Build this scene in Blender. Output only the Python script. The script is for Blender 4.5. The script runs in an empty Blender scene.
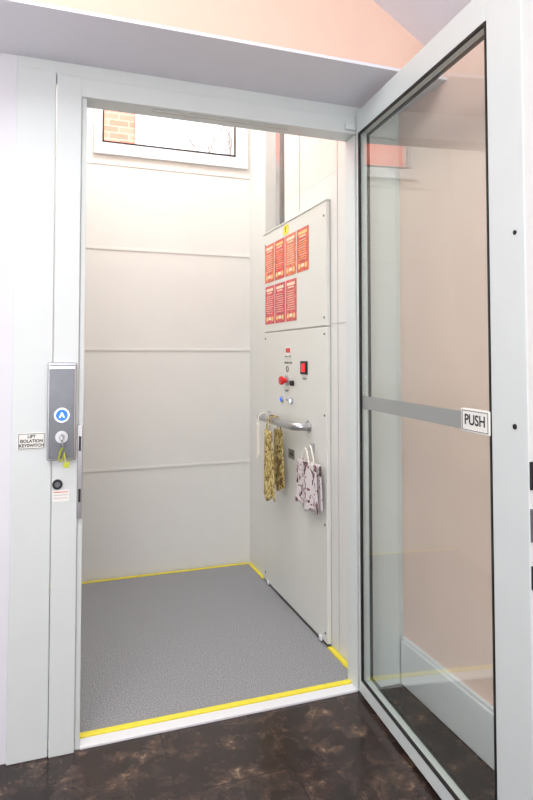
import bpy, bmesh, math, random
from mathutils import Vector, Matrix
random.seed(4)
S=bpy.context.scene
try:
    S.view_settings.view_transform='Standard'
    S.view_settings.look='None'
except Exception as e: print(e)

# ------------------------------------------------------------ materials
def lin(c):
    return tuple(((v/255)/12.92 if v/255<=0.04045 else (((v/255)+0.055)/1.055)**2.4) for v in c)+(1,)
def mat(name,rgb,rough=0.5,metal=0.0,noise=0.0,nscale=8,bump=0.0,bscale=60,emit=None,es=0,spec=0.5,coat=0):
    m=bpy.data.materials.new(name); m.use_nodes=True
    nt=m.node_tree; b=nt.nodes['Principled BSDF']
    b.inputs['Roughness'].default_value=rough; b.inputs['Metallic'].default_value=metal
    b.inputs['Specular IOR Level'].default_value=spec
    b.inputs['Coat Weight'].default_value=coat
    c=lin(rgb); b.inputs['Base Color'].default_value=c
    tc=nt.nodes.new('ShaderNodeTexCoord')
    if noise>0:
        n=nt.nodes.new('ShaderNodeTexNoise'); n.inputs['Scale'].default_value=nscale; n.inputs['Detail'].default_value=4
        nt.links.new(tc.outputs['Object'],n.inputs['Vector'])
        r=nt.nodes.new('ShaderNodeValToRGB')
        r.color_ramp.elements[0].position=0.3; r.color_ramp.elements[1].position=0.7
        r.color_ramp.elements[0].color=tuple(v*(1-noise) for v in c[:3])+(1,)
        r.color_ramp.elements[1].color=tuple(min(1,v*(1+noise)) for v in c[:3])+(1,)
        nt.links.new(n.outputs['Fac'],r.inputs['Fac']); nt.links.new(r.outputs['Color'],b.inputs['Base Color'])
    if bump>0:
        n2=nt.nodes.new('ShaderNodeTexNoise'); n2.inputs['Scale'].default_value=bscale; n2.inputs['Detail'].default_value=3
        nt.links.new(tc.outputs['Object'],n2.inputs['Vector'])
        bp=nt.nodes.new('ShaderNodeBump'); bp.inputs['Strength'].default_value=bump; bp.inputs['Distance'].default_value=0.002
        nt.links.new(n2.outputs['Fac'],bp.inputs['Height']); nt.links.new(bp.outputs['Normal'],b.inputs['Normal'])
    if emit:
        b.inputs['Emission Color'].default_value=lin(emit); b.inputs['Emission Strength'].default_value=es
    return m

M_frame=mat('frame_paint',(214,221,220),0.38,noise=0.01,bump=0.05,bscale=300)
M_shaft=mat('shaft_panel',(224,224,220),0.33,noise=0.01,bump=0.04,bscale=300)
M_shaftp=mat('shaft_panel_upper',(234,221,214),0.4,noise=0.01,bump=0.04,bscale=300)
M_panel=mat('control_panel_paint',(222,223,217),0.35,noise=0.01,bump=0.04,bscale=300)
M_seam=mat('seam_strip',(196,195,191),0.4)
M_wall=mat('wall_paint',(222,222,228),0.7,noise=0.015,bump=0.1)
M_soffit=mat('soffit_paint',(232,233,241),0.75,noise=0.01,bump=0.1)
M_peach=mat('peach_paint',(236,203,184),0.8,noise=0.015,bump=0.12)
M_peach2=mat('peach_paint_side',(240,212,200),0.8,noise=0.015,bump=0.12)
M_ceil=mat('ceiling_paint',(232,232,240),0.8,noise=0.01,bump=0.1)
M_white=mat('white_gloss',(230,231,233),0.35)
M_yellow=mat('yellow_strip',(238,222,60),0.45,noise=0.04,nscale=40)
M_black=mat('black_rubber',(18,18,20),0.5)
M_darkgrey=mat('dark_grey_metal',(110,113,118),0.33,metal=0.6,noise=0.05,nscale=30)
M_steel=mat('brushed_steel',(185,186,188),0.28,metal=1.0,noise=0.04,nscale=60)
M_alu=mat('satin_aluminium',(165,166,166),0.4,metal=0.8)
M_band=mat('frosted_band',(158,162,160),0.45,metal=0.2)
M_red=mat('red_plastic',(215,35,35),0.3)
M_greenyel=mat('key_tag',(186,196,50),0.4)
M_blue=mat('blue_led',(40,110,235),0.4,emit=(40,110,240),es=0.6)
M_wled=mat('white_led',(230,240,255),0.4,emit=(220,235,255),es=0.6)
M_redled=mat('red_led',(255,40,40),0.4,emit=(255,30,30),es=1.5)
M_label=mat('label_white',(238,238,232),0.5)
M_text=mat('label_text',(35,35,38),0.6)
M_gold=mat('gold_ink',(244,204,130),0.6)
M_cream=mat('cream_ink',(246,224,200),0.6)
M_bark=mat('bark',(130,122,116),0.9,noise=0.1)

def vinyl():
    m=bpy.data.materials.new('speckled_vinyl'); m.use_nodes=True; nt=m.node_tree; b=nt.nodes['Principled BSDF']
    b.inputs['Roughness'].default_value=0.6
    tc=nt.nodes.new('ShaderNodeTexCoord')
    n=nt.nodes.new('ShaderNodeTexNoise'); n.inputs['Scale'].default_value=230; n.inputs['Detail'].default_value=2
    nt.links.new(tc.outputs['Object'],n.inputs['Vector'])
    r=nt.nodes.new('ShaderNodeValToRGB'); e=r.color_ramp.elements
    e[0].position=0.33; e[0].color=lin((98,99,103)); e[1].position=0.72; e[1].color=lin((196,196,199))
    x=e.new(0.46); x.color=lin((138,139,142)); x=e.new(0.58); x.color=lin((153,154,157))
    nt.links.new(n.outputs['Fac'],r.inputs['Fac']); nt.links.new(r.outputs['Color'],b.inputs['Base Color'])
    return m
M_vinyl=vinyl()
def slate():
    m=bpy.data.materials.new('brown_stone_tile'); m.use_nodes=True; nt=m.node_tree; b=nt.nodes['Principled BSDF']
    tc=nt.nodes.new('ShaderNodeTexCoord')
    n=nt.nodes.new('ShaderNodeTexNoise'); n.inputs['Scale'].default_value=11; n.inputs['Detail'].default_value=12; n.inputs['Roughness'].default_value=0.76
    n.inputs['Distortion'].default_value=0.25
    nt.links.new(tc.outputs['Object'],n.inputs['Vector'])
    r=nt.nodes.new('ShaderNodeValToRGB'); e=r.color_ramp.elements
    e[0].position=0.38; e[0].color=lin((34,27,26)); e[1].position=0.72; e[1].color=lin((190,160,128))
    x=e.new(0.53); x.color=lin((60,47,43)); x=e.new(0.60); x.color=lin((88,70,60))
    nt.links.new(n.outputs['Fac'],r.inputs['Fac'])
    br=nt.nodes.new('ShaderNodeTexBrick'); br.offset=0.0; br.inputs['Scale'].default_value=1
    br.inputs['Brick Width'].default_value=0.333; br.inputs['Row Height'].default_value=0.333
    br.inputs['Mortar Size'].default_value=0.0018; br.inputs['Mortar Smooth'].default_value=0.1
    br.inputs['Color1'].default_value=(1,1,1,1); br.inputs['Color2'].default_value=(0.84,0.84,0.84,1); br.inputs['Mortar'].default_value=(0.22,0.21,0.20,1)
    nt.links.new(tc.outputs['Object'],br.inputs['Vector'])
    mx=nt.nodes.new('ShaderNodeMix'); mx.data_type='RGBA'; mx.blend_type='MULTIPLY'; mx.inputs[0].default_value=1
    nt.links.new(r.outputs['Color'],mx.inputs[6]); nt.links.new(br.outputs['Color'],mx.inputs[7])
    nt.links.new(mx.outputs[2],b.inputs['Base Color'])
    mr=nt.nodes.new('ShaderNodeMapRange'); mr.inputs[3].default_value=0.06; mr.inputs[4].default_value=0.34
    nt.links.new(n.outputs['Fac'],mr.inputs[0]); nt.links.new(mr.outputs[0],b.inputs['Roughness'])
    bp=nt.nodes.new('ShaderNodeBump'); bp.inputs['Strength'].default_value=0.1; bp.inputs['Distance'].default_value=0.002
    nt.links.new(n.outputs['Fac'],bp.inputs['Height']); nt.links.new(bp.outputs['Normal'],b.inputs['Normal'])
    return m
M_slate=slate()
def brick():
    m=bpy.data.materials.new('pink_orange_brick'); m.use_nodes=True; nt=m.node_tree; b=nt.nodes['Principled BSDF']
    b.inputs['Roughness'].default_value=0.85
    tc=nt.nodes.new('ShaderNodeTexCoord'); mp=nt.nodes.new('ShaderNodeMapping'); mp.inputs['Rotation'].default_value=(math.pi/2,0,0)
    nt.links.new(tc.outputs['Object'],mp.inputs['Vector'])
    br=nt.nodes.new('ShaderNodeTexBrick'); br.inputs['Scale'].default_value=1
    br.inputs['Brick Width'].default_value=0.225; br.inputs['Row Height'].default_value=0.075; br.inputs['Mortar Size'].default_value=0.006
    br.inputs['Color1'].default_value=lin((228,124,104)); br.inputs['Color2'].default_value=lin((216,104,84)); br.inputs['Mortar'].default_value=lin((228,150,130))
    nt.links.new(mp.outputs[0],br.inputs['Vector']); nt.links.new(br.outputs['Color'],b.inputs['Base Color'])
    return m
M_brick=brick()
def glassmat(name,tint,f0=0.05,f90=0.9):
    m=bpy.data.materials.new(name); m.use_nodes=True; nt=m.node_tree
    for n in list(nt.nodes):
        if n.type!='OUTPUT_MATERIAL': nt.nodes.remove(n)
    out=[n for n in nt.nodes if n.type=='OUTPUT_MATERIAL'][0]
    t=nt.nodes.new('ShaderNodeBsdfTransparent'); t.inputs[0].default_value=tint
    g=nt.nodes.new('ShaderNodeBsdfGlossy'); g.inputs['Roughness'].default_value=0.0; g.inputs[0].default_value=(0.95,1,0.97,1)
    lw=nt.nodes.new('ShaderNodeLayerWeight'); lw.inputs[0].default_value=0.5
    pw=nt.nodes.new('ShaderNodeMath'); pw.operation='POWER'; pw.inputs[1].default_value=5
    mr=nt.nodes.new('ShaderNodeMapRange'); mr.inputs[3].default_value=f0; mr.inputs[4].default_value=f90
    mx=nt.nodes.new('ShaderNodeMixShader')
    nt.links.new(lw.outputs['Facing'],pw.inputs[0]); nt.links.new(pw.outputs[0],mr.inputs[0]); nt.links.new(mr.outputs[0],mx.inputs[0])
    nt.links.new(t.outputs[0],mx.inputs[1]); nt.links.new(g.outputs[0],mx.inputs[2]); nt.links.new(mx.outputs[0],out.inputs[0])
    return m
M_glass=glassmat('door_glass',(0.965,0.99,0.978,1),0.055)
M_wglass=glassmat('window_glass',(0.98,0.99,0.99,1),0.04)

def fabric(name,base,c2,c3,scale=40,p1=0.62,p2=0.82):
    m=bpy.data.materials.new(name); m.use_nodes=True; nt=m.node_tree; b=nt.nodes['Principled BSDF']
    b.inputs['Roughness'].default_value=0.85
    tc=nt.nodes.new('ShaderNodeTexCoord')
    ns=nt.nodes.new('ShaderNodeTexNoise'); ns.inputs['Scale'].default_value=scale; ns.inputs['Detail'].default_value=3; ns.inputs['Distortion'].default_value=1.5
    nt.links.new(tc.outputs['Object'],ns.inputs['Vector'])
    r=nt.nodes.new('ShaderNodeValToRGB'); e=r.color_ramp.elements
    e[0].position=p1; e[0].color=lin(base); e[1].position=p2+0.03; e[1].color=lin(c3); x=e.new(p1+0.03); x.color=lin(c2); x=e.new(p2); x.color=lin(c2)
    nt.links.new(ns.outputs['Fac'],r.inputs['Fac']); nt.links.new(r.outputs['Color'],b.inputs['Base Color'])
    return m
M_fab1=fabric('gold_patterned_fabric',(214,198,140),(170,146,78),(116,92,54),34,0.46,0.57)
M_fab2=fabric('printed_white_fabric',(222,214,216),(128,74,76),(70,62,66),26,0.55,0.61)
M_ribbon=fabric('cream_fabric',(236,232,222),(222,214,200),(205,196,180),50)

# ------------------------------------------------------------ helpers
def link(o,parent=None):
    S.collection.objects.link(o)
    if parent: o.parent=parent
    return o
def group(name):
    e=bpy.data.objects.new(name,None); e.empty_display_size=0.05; S.collection.objects.link(e); return e
def meshobj(name,bm,m,parent=None,smooth=False):
    me=bpy.data.meshes.new(name); bm.to_mesh(me); bm.free()
    if smooth:
        for p in me.polygons: p.use_smooth=True
    if m: me.materials.append(m)
    return link(bpy.data.objects.new(name,me),parent)
def box(name,x0,x1,y0,y1,z0,z1,m,parent=None,bev=0.0,mtx=None,seg=2):
    bm=bmesh.new(); bmesh.ops.create_cube(bm,size=1)
    for v in bm.verts:
        v.co=Vector(((x0+x1)/2+v.co.x*(x1-x0),(y0+y1)/2+v.co.y*(y1-y0),(z0+z1)/2+v.co.z*(z1-z0)))
    if bev>0: bmesh.ops.bevel(bm,geom=bm.edges[:],offset=bev,segments=seg,profile=0.5,affect='EDGES')
    if mtx: bm.transform(mtx)
    return meshobj(name,bm,m,parent)
def cyl(name,c,axis,r,h,m,parent=None,r2=None,seg=28,bev=0.0):
    bm=bmesh.new(); bmesh.ops.create_cone(bm,cap_ends=True,segments=seg,radius1=r,radius2=r if r2 is None else r2,depth=h)
    if bev>0:
        bmesh.ops.bevel(bm,geom=[e for e in bm.edges if len(e.link_faces)==2 and any(len(f.verts)>4 for f in e.link_faces)],offset=bev,segments=2,affect='EDGES')
    q=Vector((0,0,1)).rotation_difference(Vector(axis))
    bm.transform(Matrix.Translation(Vector(c))@q.to_matrix().to_4x4())
    return meshobj(name,bm,m,parent,False)
def torus(name,c,axis,R,r,m,parent=None):
    bm=bmesh.new(); N=32;K=8; vs=[]
    for i in range(N):
        a=2*math.pi*i/N; row=[]
        for k in range(K):
            b=2*math.pi*k/K
            row.append(bm.verts.new(((R+r*math.cos(b))*math.cos(a),(R+r*math.cos(b))*math.sin(a),r*math.sin(b))))
        vs.append(row)
    for i in range(N):
        for k in range(K):
            bm.faces.new((vs[i][k],vs[(i+1)%N][k],vs[(i+1)%N][(k+1)%K],vs[i][(k+1)%K]))
    q=Vector((0,0,1)).rotation_difference(Vector(axis))
    bm.transform(Matrix.Translation(Vector(c))@q.to_matrix().to_4x4())
    return meshobj(name,bm,m,parent,True)
def tube(name,pts,r,m,parent=None,cyc=False):
    cu=bpy.data.curves.new(name,'CURVE'); cu.dimensions='3D'; cu.bevel_depth=r; cu.bevel_resolution=5; cu.use_fill_caps=True
    sp=cu.splines.new('POLY'); sp.points.add(len(pts)-1)
    for i,p in enumerate(pts): sp.points[i].co=(*p,1)
    sp.use_cyclic_u=cyc
    o=bpy.data.objects.new(name+'_c',cu); S.collection.objects.link(o)
    dg=bpy.context.evaluated_depsgraph_get(); me=bpy.data.meshes.new_from_object(o.evaluated_get(dg))
    bpy.data.objects.remove(o)
    for p in me.polygons: p.use_smooth=True
    me.materials.clear(); me.materials.append(m); me.name=name
    return link(bpy.data.objects.new(name,me),parent)
def text(name,s,size,mtx,m,parent=None,bold=0.0):
    cu=bpy.data.curves.new(name,'FONT'); cu.body=s; cu.size=size; cu.align_x='CENTER'; cu.align_y='CENTER'; cu.extrude=0.0002; cu.offset=bold
    o=bpy.data.objects.new(name+'_c',cu); S.collection.objects.link(o)
    dg=bpy.context.evaluated_depsgraph_get(); me=bpy.data.meshes.new_from_object(o.evaluated_get(dg))
    bpy.data.objects.remove(o); me.transform(mtx); me.materials.clear(); me.materials.append(m)
    return link(bpy.data.objects.new(name,me),parent)
def basis(xa,ya,za,o):
    m=Matrix.Identity(4)
    for i,a in enumerate((xa,ya,za)):
        for j in range(3): m[j][i]=a[j]
    for j in range(3): m[j][3]=o[j]
    return m
def front_text(name,s,size,x,y,z,m,parent,bold=0.0):
    return text(name,s,size,basis((1,0,0),(0,0,1),(0,-1,0),(x,y,z)),m,parent,bold)
def side_text(name,s,size,x,y,z,m,parent,bold=0.0):
    return text(name,s,size,basis((0,-1,0),(0,0,1),(-1,0,0),(x,y,z)),m,parent,bold)

FY=1.96; BY=3.34; PX=1.068; WX=1.088; RX=1.228
# ------------------------------------------------------------ room shell
box('floor',-1.7,1.33,-2.6,FY+0.03,-0.12,-0.008,M_slate)
box('wall_right',RX,RX+0.1,-2.6,FY+0.07,-0.008,2.19,M_peach2)
box('wall_left',-1.7,-1.6,-2.6,FY+0.07,-0.008,3.2,M_wall)
box('wall_rear',-1.6,RX,-2.6,-2.5,-0.008,3.2,M_wall)
box('wall_front',-1.6,-0.116,FY,FY+0.07,-0.008,2.107,M_wall)
bk=group('wall_bulkhead')
box('bulkhead_face',-1.6,RX,1.66,FY+0.07,2.117,3.2,M_peach,bk)
box('bulkhead_soffit',-1.6,RX,1.66,FY+0.07,2.107,2.117,M_soffit,bk)
bm=bmesh.new()
prof=[(1.30,2.113),(-0.2,3.013),(-1.65,3.013),(-1.65,3.2),(1.33,3.2),(1.33,2.113)]
a=[bm.verts.new((x,-2.6,z)) for x,z in prof]; b_=[bm.verts.new((x,1.66,z)) for x,z in prof]
bm.faces.new(a); bm.faces.new(b_[::-1])
for i in range(len(prof)):
    j=(i+1)%len(prof); bm.faces.new((a[j],a[i],b_[i],b_[j]))
bmesh.ops.recalc_face_normals(bm,faces=bm.faces[:])
meshobj('ceiling',bm,M_ceil)
bb=group('baseboard_right')
box('board',RX-0.018,RX,-2.5,FY-0.012,-0.008,0.15,M_white,bb,0.004)
box('cap',RX-0.012,RX,-2.5,FY-0.012,0.15,0.162,M_white,bb,0.003)

# ------------------------------------------------------------ shaft walls
wb=group('wall_back')
wx0,wx1,wz0,wz1=0.235,0.985,2.345,2.92
fx0,fx1,fz0,fz1=0.190,1.06,2.28,3.0
box('panel_low',-0.12,1.3,BY,BY+0.06,-0.1,wz0,M_shaft,wb)
box('panel_left',-0.12,wx0,BY,BY+0.06,wz0,3.2,M_shaft,wb)
box('panel_right',wx1,1.3,BY,BY+0.06,wz0,3.2,M_shaft,wb)
box('panel_top',wx0,wx1,BY,BY+0.06,wz1,3.2,M_shaft,wb)
for i,z in enumerate((0.578,1.222,1.77,2.235)):
    box('seam_%d'%i,-0.12,WX,BY-0.003,BY,z-0.007,z+0.007,M_shaft,wb,0.001)
    box('seam_gap_%d'%i,-0.12,WX,BY-0.0032,BY,z-0.0085,z-0.007,M_seam,wb)
win=group('window_1')
fy0=BY-0.02
box('frame_bottom',fx0,fx1,fy0,BY,fz0,wz0,M_white,win,0.004)
box('frame_top',fx0,fx1,fy0,BY,wz1,fz1,M_white,win,0.004)
box('frame_left',fx0,wx0,fy0,BY,wz0,wz1,M_white,win,0.004)
box('frame_right',wx1,fx1,fy0,BY,wz0,wz1,M_white,win,0.004)
q=0.008
for nm,a4 in (('gasket_b',(wx0,wx1,wz0,wz0+q)),('gasket_t',(wx0,wx1,wz1-q,wz1)),('gasket_l',(wx0,wx0+q,wz0,wz1)),('gasket_r',(wx1-q,wx1,wz0,wz1))):
    box(nm,a4[0],a4[1],fy0-0.001,fy0+0.006,a4[2],a4[3],M_black,win)
box('pane',wx0,wx1,fy0+0.007,fy0+0.013,wz0,wz1,M_wglass,win)
ws=group('wall_shaft_right')
box('panel_rear',1.080,1.2,3.07,BY,-0.1,3.2,M_shaft,ws,0.001)
box('recess_back',1.17,1.2,2.80,3.07,-0.1,3.2,M_shaft,ws)
box('panel_front',WX,1.2,FY+0.07,2.80,-0.1,1.95,M_shaft,ws)
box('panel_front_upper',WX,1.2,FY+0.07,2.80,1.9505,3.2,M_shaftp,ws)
box('panel_joint',WX-0.003,WX,2.60,2.603,1.87,3.2,M_seam,ws)
box('panel_joint_low',WX-0.002,WX,FY+0.07,2.265,1.318,1.322,M_seam,ws)
box('panel_joint_v',WX-0.002,WX,2.20,2.203,0.0,3.2,M_seam,ws)
box('wall_shaft_left',-0.12,-0.06,FY+0.07,BY,-0.1,3.2,M_shaft)
box('ceiling_shaft',-0.12,1.3,FY+0.07,BY,3.2,3.26,M_shaft)
gr=group('lift_guide_rail')
box('flange',1.155,1.170,2.85,3.02,0.0,3.19,M_shaft,gr,0.002)
box('web',1.115,1.155,2.925,2.940,0.0,3.19,M_alu,gr,0.002)
box('head',1.100,1.116,2.905,2.960,0.0,3.19,M_steel,gr,0.002)
tube('cable',[(1.13,2.99,0.0),(1.13,2.99,3.18)],0.006,M_black,gr)

# ------------------------------------------------------------ platform
pf=group('lift_platform')
box('deck',-0.04,WX-0.001,2.0,BY-0.012,-0.08,-0.002,M_alu,pf)
box('vinyl_floor',-0.035,PX-0.002,2.02,BY-0.024,-0.002,0.0,M_vinyl,pf)
box('edge_front',-0.04,PX,1.996,2.02,-0.02,0.004,M_yellow,pf,0.002)
box('edge_back',-0.04,PX,BY-0.024,BY-0.012,-0.02,0.006,M_yellow,pf,0.002)
box('edge_right_front',PX-0.004,WX-0.002,2.02,2.262,-0.02,0.006,M_yellow,pf,0.002)
box('edge_right_rear',PX-0.004,1.079,3.075,BY-0.024,-0.02,0.006,M_yellow,pf,0.002)

# ------------------------------------------------------------ control panel
cp=group('lift_control_panel')
py0,py1=2.27,3.06
box('upper_panel',PX,WX-0.001,py0,py1,1.325,1.85,M_panel,cp,0.003)
box('lower_panel',PX,WX-0.001,py0,py1,0.022,1.319,M_panel,cp,0.003)
box('core',PX+0.008,WX-0.001,py0+0.004,py1-0.004,0.022,1.845,M_seam,cp)
box('top_cap',PX-0.004,WX-0.001,py0-0.003,py1+0.003,1.85,1.858,M_panel,cp,0.002)
for i,(y,z) in enumerate([(2.29,1.79),(2.29,1.36),(2.29,1.29),(2.29,0.95),(2.29,0.5),(2.29,0.06),(3.03,1.79),(3.03,0.06),(3.03,1.29)]):
    cyl('screw_%d'%i,(PX-0.001,y,z),(-1,0,0),0.005,0.003,M_darkgrey,cp,seg=12)
for i,y in enumerate((2.33,2.98)):
    box('foot_%d'%i,PX-0.008,PX,y-0.012,y+0.012,0.0165,0.036,M_white,cp,0.002)
def plate(nm,yc,zc,w,h,m,th=0.002):
    return box(nm,PX-th,PX,yc-w/2,yc+w/2,zc-h/2,zc+h/2,m,cp,0.0004)
plate('warning_label',2.73,1.817,0.07,0.045,M_yellow)
side_text('warning_mark','!',0.04,PX-0.0025,2.73,1.817,M_text,cp,0.001)
plate('info_label',2.70,1.215,0.07,0.055,M_label); plate('info_label_red',2.70,1.225,0.055,0.022,M_red,0.003)
side_text('info_text','PUSH TO STOP',0.011,PX-0.0035,2.70,1.195,M_text,cp)
side_text('label_small','GROUND FLOOR',0.013,PX-0.001,2.70,1.165,M_text,cp)
torus('call_ring',(PX-0.002,2.71,1.135),(1,0,0),0.013,0.0015,M_text,cp)
cyl('estop_collar',(PX-0.006,2.705,1.080),(-1,0,0),0.024,0.012,M_steel,cp)
cyl('estop_stem',(PX-0.018,2.705,1.080),(-1,0,0),0.012,0.02,M_red,cp)
cyl('estop_head',(PX-0.034,2.705,1.080),(-1,0,0),0.021,0.018,M_red,cp,bev=0.004)
cyl('key_switch',(PX-0.008,2.635,1.07),(-1,0,0),0.013,0.016,M_black,cp,bev=0.002)
box('display_bezel',PX-0.006,PX,2.465,2.540,1.115,1.175,M_black,cp,0.002)
box('display_digit',PX-0.008,PX-0.006,2.487,2.518,1.127,1.163,M_redled,cp)
for i,(y,z) in enumerate([(2.78,0.985),(2.655,0.985)]):
    cyl('button_body_%d'%i,(PX-0.004,y,z),(-1,0,0),0.016,0.008,M_steel,cp,bev=0.002)
    cyl('button_face_%d'%i,(PX-0.009,y,z),(-1,0,0),0.010,0.003,(M_blue if i==0 else M_wled),cp)
for i,(y,z,s) in enumerate([(2.72,0.985,'UP'),(2.72,1.03,'ALARM'),(2.50,1.095,'FLOOR')]):
    side_text('btn_text_%d'%i,s,0.013,PX-0.001,y,z,M_text,cp)
plate('rating_plate',2.66,0.735,0.075,0.045,M_alu)
side_text('rating_text','300 kg',0.016,PX-0.003,2.66,0.735,M_text,cp)
box('hook',PX-0.02,PX,2.39,2.40,0.79,0.82,M_steel,cp,0.002)

# handrail
pts=[]
hx=1.0; hz=0.885; ya,yb=2.96,2.45; R=0.045
pts.append((PX,ya,hz))
for k in range(9):
    t=k/8*math.pi/2; pts.append((hx+R-R*math.sin(t),ya-R+R*math.cos(t),hz))
for k in range(9):
    t=k/8*math.pi/2; pts.append((hx+R-R*math.cos(t),yb+R-R*math.sin(t),hz))
pts.append((PX,yb,hz))
hr=group('handrail')
tube('rail',pts,0.018,M_steel,hr)
for i,y in enumerate((ya,yb)): cyl('rose_%d'%i,(PX-0.004,y,hz),(1,0,0),0.026,0.008,M_steel,hr,bev=0.002)

# posters
base_cols=[(224,112,82),(214,84,76),(224,124,88),(212,98,80),(212,84,90),(204,76,86),(212,96,92)]
pm=[mat('poster_ink_%d'%i,c,0.45,noise=0.35,nscale=45) for i,c in enumerate(base_cols)]
def poster(i,yl,zt,accent):
    g=group('poster'); w,h=0.138,0.2; x=PX-0.0012
    y0=yl-w
    box('sheet',x,PX-0.0001,y0,yl,zt-h,zt,pm[i],g)
    xf=x-0.0006
    def r(nm,a,b,c,d,m): box(nm,xf,x,yl-b*w,yl-a*w,zt-d*h,zt-c*h,m,g)
    r('title',0.14,0.86,0.07,0.14,accent); r('title_2',0.24,0.76,0.17,0.20,M_cream)
    random.seed(i+3)
    for k in range(9):
        a=0.12+random.random()*0.12; b=0.88-random.random()*0.15
        r('line_%d'%k,a,b,0.27+k*0.055,0.282+k*0.055,accent if k%3 else M_cream)
    cyl('emblem_l',(x-0.0002,yl-0.22*w,zt-0.87*h),(1,0,0),0.013,0.0008,M_gold,g,seg=16)
    cyl('emblem_r',(x-0.0002,yl-0.78*w,zt-0.87*h),(1,0,0),0.013,0.0008,M_gold,g,seg=16)
    r('footer',0.36,0.64,0.82,0.90,M_cream)
for i in range(4): poster(i,3.035-i*0.149,1.785,M_gold if i%2 else M_cream)
for i in range(3): poster(4+i,3.03-i*0.149,1.565,M_cream)

# hanging cloth
def cloth(name,x,y0,y1,z0,z1,m,parent,amp=0.008,fq=3,taper=0.0,th=0.006,ph=0.0):
    bm=bmesh.new(); NU,NV=22,22; rows=[]
    for j in range(NV+1):
        v=j/NV; row=[]
        wf=1-taper*(1-v)
        for i in range(NU+1):
            u=i/NU; yc=(y0+y1)/2; y=yc+(u-0.5)*(y1-y0)*wf
            zb=0.012*math.sin(u*9+ph)*v
            row.append(bm.verts.new((x+amp*math.sin(u*math.pi*2*fq+ph+v)*(0.4+0.6*v),y,z1+(z0-z1)*v+zb)))
        rows.append(row)
    for j in range(NV):
        for i in range(NU): bm.faces.new((rows[j][i],rows[j+1][i],rows[j+1][i+1],rows[j][i+1]))
    o=meshobj(name,bm,m,parent,True)
    s=o.modifiers.new('sol','SOLIDIFY'); s.thickness=th; s.offset=0
    return o
def arc(y0,y1,x,zb,zt,n=10):
    return [(x,y0+(y1-y0)*k/n,zb+(zt-zb)*math.sin(math.pi*k/n)) for k in range(n+1)]
sc=group('hanging_scarf')
cloth('front_fall',0.972,2.645,2.79,0.52,0.84,M_fab1,sc,0.006,1,0.35)
cloth('back_fall',1.030,2.67,2.82,0.56,0.84,M_fab1,sc,0.006,1,0.3,ph=1.2)
for i,yy in enumerate((2.705,2.745)):
    L=[(0.972,yy,0.835)]
    for k in range(9):
        t=math.pi*k/8; L.append((1.001-0.026*math.cos(t),yy,0.887+0.022*math.sin(t)))
    L.append((1.03,yy,0.835))
    tube('hanging_loop_%d'%i,L,0.003,M_fab1,sc)
rb=group('ribbon_tag')
cloth('ribbon',0.970,2.84,2.895,0.69,0.86,M_ribbon,rb,0.003,1,0.2,0.003)
tube('loop',[(0.970,2.868,0.855),(0.974,2.868,0.895),(0.985,2.868,0.907),(1.0,2.868,0.911),(1.015,2.868,0.907),(1.026,2.868,0.895),(1.03,2.868,0.86)],0.003,M_ribbon,rb)
tb=group('fabric_tote_bag')
cloth('bag_front',1.020,2.265,2.48,0.55,0.745,M_fab2,tb,0.006,1.5,0.12)
cloth('bag_back',1.042,2.27,2.49,0.55,0.745,M_fab2,tb,0.005,1.5,0.1,ph=0.7)
tube('strap_front',arc(2.44,2.35,1.024,0.735,0.80),0.0035,M_ribbon,tb)
tube('strap_back',arc(2.44,2.35,1.046,0.735,0.81),0.0035,M_ribbon,tb)

# ------------------------------------------------------------ door frame
df=group('door_frame')
yb_=FY+0.07
box('cover_left',-0.116,-0.002,FY-0.012,yb_,-0.008,2.072,M_frame,df,0.003)
box('jamb_left',0.0,0.074,FY-0.018,yb_,-0.008,2.062,M_frame,df,0.003)
box('jamb_left_rebate',0.0745,0.09,FY-0.006,yb_,-0.008,2.0,M_frame,df,0.002)
box('header',0.0,RX-0.02,FY-0.016,yb_,2.0,2.062,M_frame,df,0.003)
box('header_top',-0.116,RX,FY-0.004,yb_,2.064,2.107,M_frame,df,0.002)
box('jamb_right',1.035,1.09,FY-0.006,yb_,-0.008,2.0,M_frame,df,0.003)
box('cover_right',1.092,1.208,FY-0.012,yb_,-0.008,2.0,M_frame,df,0.003)
box('cover_right_edge',1.210,RX,FY-0.004,yb_,-0.008,2.064,M_frame,df,0.002)
box('sill',0.09,1.035,FY-0.01,1.994,-0.008,0.001,M_white,df,0.002)
box('header_slot',0.30,0.78,FY+0.01,FY+0.02,1.996,2.0,M_seam,df)
lk=group('lock_strike')
box('plate',0.072,0.088,FY-0.021,FY-0.0065,0.70,0.985,M_steel,lk,0.002)
box('slot_upper',0.0765,0.0835,FY-0.0215,FY-0.02,0.905,0.950,M_black,lk)
box('slot_lower',0.0765,0.0835,FY-0.0215,FY-0.02,0.75,0.79,M_black,lk)

# call station
cs=group('lift_call_station'); cy=FY-0.018
box('back_case',-0.016,0.067,cy-0.018,cy,0.884,1.178,M_steel,cs,0.004,seg=3)
box('face_plate',-0.011,0.062,cy-0.022,cy-0.017,0.890,1.172,M_darkgrey,cs,0.002)
box('top_ridge',-0.011,0.062,cy-0.024,cy-0.021,1.158,1.168,M_steel,cs,0.001)
bx,bz=0.026,1.020
cyl('button_bezel',(bx,cy-0.024,bz),(0,-1,0),0.023,0.006,M_steel,cs,bev=0.001)
torus('button_ring',(bx,cy-0.027,bz),(0,1,0),0.019,0.0025,M_wled,cs)
cyl('button_face',(bx,cy-0.0275,bz),(0,-1,0),0.017,0.003,M_blue,cs)
front_text('button_arrow','^',0.036,bx,cy-0.0295,bz-0.006,M_wled,cs,0.001)
cyl('keyswitch_ring',(bx,cy-0.026,0.955),(0,-1,0),0.018,0.012,M_steel,cs,bev=0.002)
cyl('keyswitch_core',(bx,cy-0.033,0.955),(0,-1,0),0.009,0.006,M_alu,cs)
kk=group('key_with_tag')
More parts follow.
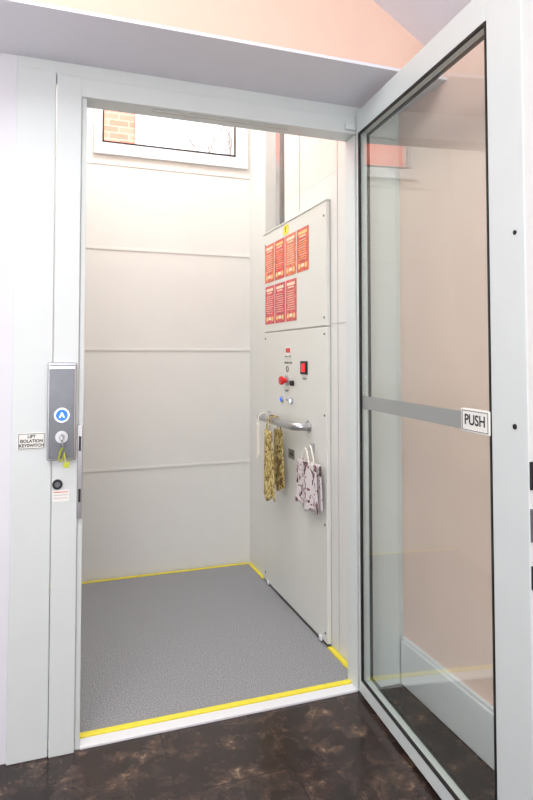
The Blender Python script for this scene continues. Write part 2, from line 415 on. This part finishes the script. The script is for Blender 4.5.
box('key_blade',bx-0.001,bx+0.001,cy-0.055,cy-0.036,0.948,0.962,M_steel,kk)
cyl('key_bow',(bx,cy-0.064,0.955),(1,0,0),0.012,0.003,M_steel,kk)
torus('split_ring',(bx+0.002,cy-0.064,0.939),(1,0,0.3),0.012,0.0012,M_steel,kk)
tube('lanyard',[(bx+0.002,cy-0.064,0.928),(bx-0.004,cy-0.060,0.915),(bx-0.008,cy-0.056,0.895),(bx-0.003,cy-0.05,0.885),(bx+0.004,cy-0.052,0.892),(bx+0.008,cy-0.058,0.912),(bx+0.012,cy-0.058,0.882)],0.0026,M_greenyel,kk)
box('tag',bx+0.006,bx+0.022,cy-0.060,cy-0.057,0.868,0.884,M_greenyel,kk,0.001)

sg=group('keyswitch_sign'); sy=FY-0.012
box('plate',-0.098,-0.020,sy-0.002,sy,0.918,0.967,M_label,sg,0.0005)
for nm,a4 in (('b0',(-0.095,-0.023,0.920,0.9215)),('b1',(-0.095,-0.023,0.9635,0.965)),('b2',(-0.0955,-0.094,0.920,0.965)),('b3',(-0.024,-0.0225,0.920,0.965))):
    box(nm,a4[0],a4[1],sy-0.0025,sy-0.002,a4[2],a4[3],M_text,sg)
for k,s in enumerate(('LIFT','ISOLATION','KEYSWITCH')):
    front_text('t%d'%k,s,0.0125,-0.059,sy-0.0025,0.956-k*0.0133,M_text,sg,0.0004)
cb=group('cable_grommet')
cyl('ring',(0.016,cy-0.003,0.808),(0,-1,0),0.015,0.006,M_black,cb,bev=0.001)
cyl('core',(0.016,cy-0.0065,0.808),(0,-1,0),0.008,0.003,M_darkgrey,cb)
st=group('warning_sticker')
box('sheet',0.002,0.050,cy-0.0012,cy,0.755,0.79,M_label,st)
for k in range(3): box('line%d'%k,0.006,0.046,cy-0.0016,cy-0.0012,0.783-k*0.009,0.785-k*0.009,M_red if k==0 else M_seam,st)

# ------------------------------------------------------------ glass door
an=math.radians(4.5)
d=Vector((-math.sin(an),-math.cos(an),0)); yv=Vector((math.cos(an),-math.sin(an),0))
DM=basis(d,yv,(0,0,1),(1.030,FY-0.03,0))
dr=group('door_1')
W=0.90; ST=0.018; SN=0.774; ZT=2.075; ZB=0.006; GT=1.992; GB=0.052; TH=0.042
def db(nm,a,b,c,e,z0,z1,m,bev=0.003): return box(nm,a,b,c,e,z0,z1,m,dr,bev,DM)
db('hinge_stile',0,ST,0,TH,ZB,ZT,M_frame)
db('lock_stile',SN,W,0,TH,ZB,ZT,M_frame)
db('top_rail',ST,SN,0,TH,GT,ZT,M_frame)
db('bottom_rail',ST,SN,0,TH,ZB,GB,M_frame)
g=0.006
for s,(c,e) in enumerate(((-0.001,0.008),(TH-0.008,TH+0.001))):
    db('gasket_l%d'%s,ST,ST+g,c,e,GB,GT,M_black,0); db('gasket_r%d'%s,SN-g,SN,c,e,GB,GT,M_black,0)
    db('gasket_t%d'%s,ST,SN,c,e,GT-g,GT,M_black,0); db('gasket_b%d'%s,ST,SN,c,e,GB,GB+g,M_black,0)
db('glass_pane',ST,SN,0.010,0.020,GB,GT,M_glass,0)
db('manifestation_band',ST+g,SN-0.118,0.0085,0.0098,1.0,1.045,M_band,0)
db('push_plate',SN-0.118,SN-0.002,-0.004,0.0098,0.998,1.055,M_label,0.002)
for nm,a4 in (('pb0',(SN-0.113,SN-0.007,1.002,1.0035)),('pb1',(SN-0.113,SN-0.007,1.0495,1.051)),('pb2',(SN-0.113,SN-0.1115,1.002,1.051)),('pb3',(SN-0.0085,SN-0.007,1.002,1.051))):
    db(nm,a4[0],a4[1],-0.0045,-0.004,a4[2],a4[3],M_text,0)
text('push_text','PUSH',0.036,DM@basis((1,0,0),(0,0,1),(0,-1,0),(SN-0.060,-0.0045,1.0275)),M_text,dr,0.0006)
def dcyl(nm,a,c,z,r,h,m,ax):
    p=DM@Vector((a,c,z)); A=DM.to_3x3()@Vector(ax); cyl(nm,p,A,r,h,m,dr,seg=16)
dcyl('plug_0',SN+0.085,-0.001,1.03,0.006,0.003,M_black,(0,1,0))
dcyl('plug_1',SN+0.095,-0.001,1.46,0.005,0.003,M_black,(0,1,0))
for i,(z0,z1) in enumerate(((0.90,0.96),(0.79,0.86),(0.69,0.74))):
    db('lock_plate_%d'%i,W,W+0.004,0.002,TH-0.006,z0,z1,M_black if i!=1 else M_darkgrey,0.001)
    db('lock_bolt_%d'%i,W+0.004,W+0.012,0.012,TH-0.014,z0+0.015,z1-0.015,M_steel,0.002)
for i,z in enumerate((0.25,1.05,1.85)):
    dcyl('hinge_%d'%i,-0.006,TH*0.5,z,0.009,0.09,M_steel,(0,0,1))
box('hinge_arm',0.99,1.03,FY-0.03,FY-0.016,2.01,2.03,M_frame,dr,0.003)

# ------------------------------------------------------------ outside
nb=group('neighbouring_brick_building')
box('brick_wall',-7,0.86,7.0,7.4,-3,5.6,M_brick,nb)
for i,x in enumerate((-5.2,-3.6)):
    box('sash_frame_%d'%i,x-0.55,x+0.55,6.94,7.0,3.2,4.8,M_white,nb,0.01)
    box('sash_pane_%d'%i,x-0.45,x+0.45,6.93,6.95,3.3,4.7,M_darkgrey,nb)
box('white_fascia',-7.1,0.9,6.85,7.45,5.6,5.85,M_white,nb)
tube('downpipe',[(0.95,6.9,-3),(0.95,6.9,5.6)],0.05,M_white,nb)
hb=group('distant_house')
M_render=mat('pale_render',(205,203,202),0.8)
box('render_wall',3.6,7,12,13,-3,6.4,M_render,hb)
box('roof_edge',3.5,7.1,11.8,13,6.4,6.6,M_alu,hb)
for i,x in enumerate((4.3,5.3)):
    box('house_window_%d'%i,x,x+0.5,11.96,12,4.6,5.9,M_alu,hb)
box('ground_outside',-12,14,3.6,20,-3.1,-3.0,M_alu)
# bare winter tree
tr=bpy.data.curves.new('bare_tree','CURVE'); tr.dimensions='3D'; tr.bevel_depth=1.0; tr.bevel_resolution=1
random.seed(11)
def branch(p,dv,L,r,depth):
    n=4; pts_=[p.copy()]; q_=p.copy(); dd=dv.copy()
    for _ in range(n):
        dd=(dd+Vector((random.uniform(-.18,.18),random.uniform(-.18,.18),random.uniform(-.05,.12)))).normalized()
        q_=q_+dd*(L/n); pts_.append(q_.copy())
    sp=tr.splines.new('POLY'); sp.points.add(n)
    for i,v in enumerate(pts_):
        sp.points[i].co=(*v,1); sp.points[i].radius=r*(1-0.45*i/n)
    if depth>0:
        for i in range(4):
            st_=pts_[random.randint(2,n)]
            a_=random.uniform(0,6.28)
            nd=(dd+Vector((math.cos(a_),math.sin(a_),0.25))*random.uniform(0.5,1.0)).normalized()
            branch(st_,nd,L*random.uniform(0.5,0.7),r*0.45,depth-1)
branch(Vector((1.95,6.6,-3.0)),Vector((0,0,1)),4.8,0.07,0)
branch(Vector((1.95,6.6,1.7)),Vector((0,0,1)),1.5,0.045,4)
to=bpy.data.objects.new('t_c',tr); S.collection.objects.link(to)
dg=bpy.context.evaluated_depsgraph_get(); tme=bpy.data.meshes.new_from_object(to.evaluated_get(dg)); bpy.data.objects.remove(to)
tme.materials.clear(); tme.materials.append(M_bark); link(bpy.data.objects.new('bare_tree',tme))

# ------------------------------------------------------------ lights
def area(name,loc,rot,sx,sy,power,col=(1,1,1)):
    l=bpy.data.lights.new(name,'AREA'); l.shape='RECTANGLE'; l.size=sx; l.size_y=sy; l.energy=power; l.color=col
    o=bpy.data.objects.new(name,l); o.location=loc; o.rotation_euler=rot; S.collection.objects.link(o); return o
area('ceiling_light_landing',(-0.75,0.2,2.98),(0,0,0),1.2,1.6,50,(1,0.99,0.98))
area('rear_fill_landing',(-0.4,-2.35,1.5),(math.radians(90),0,0),2.0,1.8,45,(0.99,0.99,1.0))  # unseen fill lamp added in front of the solid rear wall, no window there
area('soffit_fill_landing',(-0.6,-1.2,0.9),(math.radians(155),0,0),0.5,0.5,14,(1,0.99,0.985))  # unseen low lamp added behind the camera to brighten the soffit
area('ceiling_light_shaft',(0.5,2.7,3.15),(0,0,0),0.8,0.9,24,(0.99,0.995,1.0))
w=bpy.data.worlds.new('World'); S.world=w; w.use_nodes=True
bg=w.node_tree.nodes['Background']; bg.inputs[0].default_value=(0.92,0.96,1,1); bg.inputs[1].default_value=2.6
su=bpy.data.lights.new('sun','SUN'); su.energy=8; su.angle=0.02; so=bpy.data.objects.new('sun',su)
so.rotation_euler=(math.radians(50),0,math.radians(25)); S.collection.objects.link(so)

bpy.context.view_layer.update()
shift={'lift_control_panel':-0.012,'poster':-0.012,'handrail':-0.010,'lift_call_station':-0.012,'key_with_tag':-0.012,'keyswitch_sign':-0.012,'cable_grommet':-0.01,'warning_sticker':-0.01,'lock_strike':-0.01,'hanging_scarf':-0.01,'ribbon_tag':-0.01,'fabric_tote_bag':-0.01}
for e in [o for o in S.objects if o.type=='EMPTY']:
    cs_=[c.matrix_world@Vector(q) for c in e.children for q in c.bound_box]
    if not cs_: continue
    mn=Vector([min(p[i] for p in cs_) for i in range(3)]); mxx=Vector([max(p[i] for p in cs_) for i in range(3)])
    ctr=(mn+mxx)/2; ctr.z=mn.z
    e.location=ctr+Vector((0,0,shift.get(e.name.split('.')[0],0)))
    for c in e.children: c.matrix_parent_inverse=Matrix.Translation(-ctr)

# ------------------------------------------------------------ camera
cam=bpy.data.cameras.new('camera'); co=bpy.data.objects.new('camera',cam); S.collection.objects.link(co)
F=601; pitch=2.2
cam.sensor_fit='AUTO'; cam.sensor_width=36; cam.lens=F/800*36
cam.shift_y=-(400-(356-F*math.tan(math.radians(pitch))))/800
cam.clip_start=0.02
co.location=(0,0,1.186); co.rotation_euler=(math.radians(90+pitch),0,math.radians(-19.5))
S.camera=co
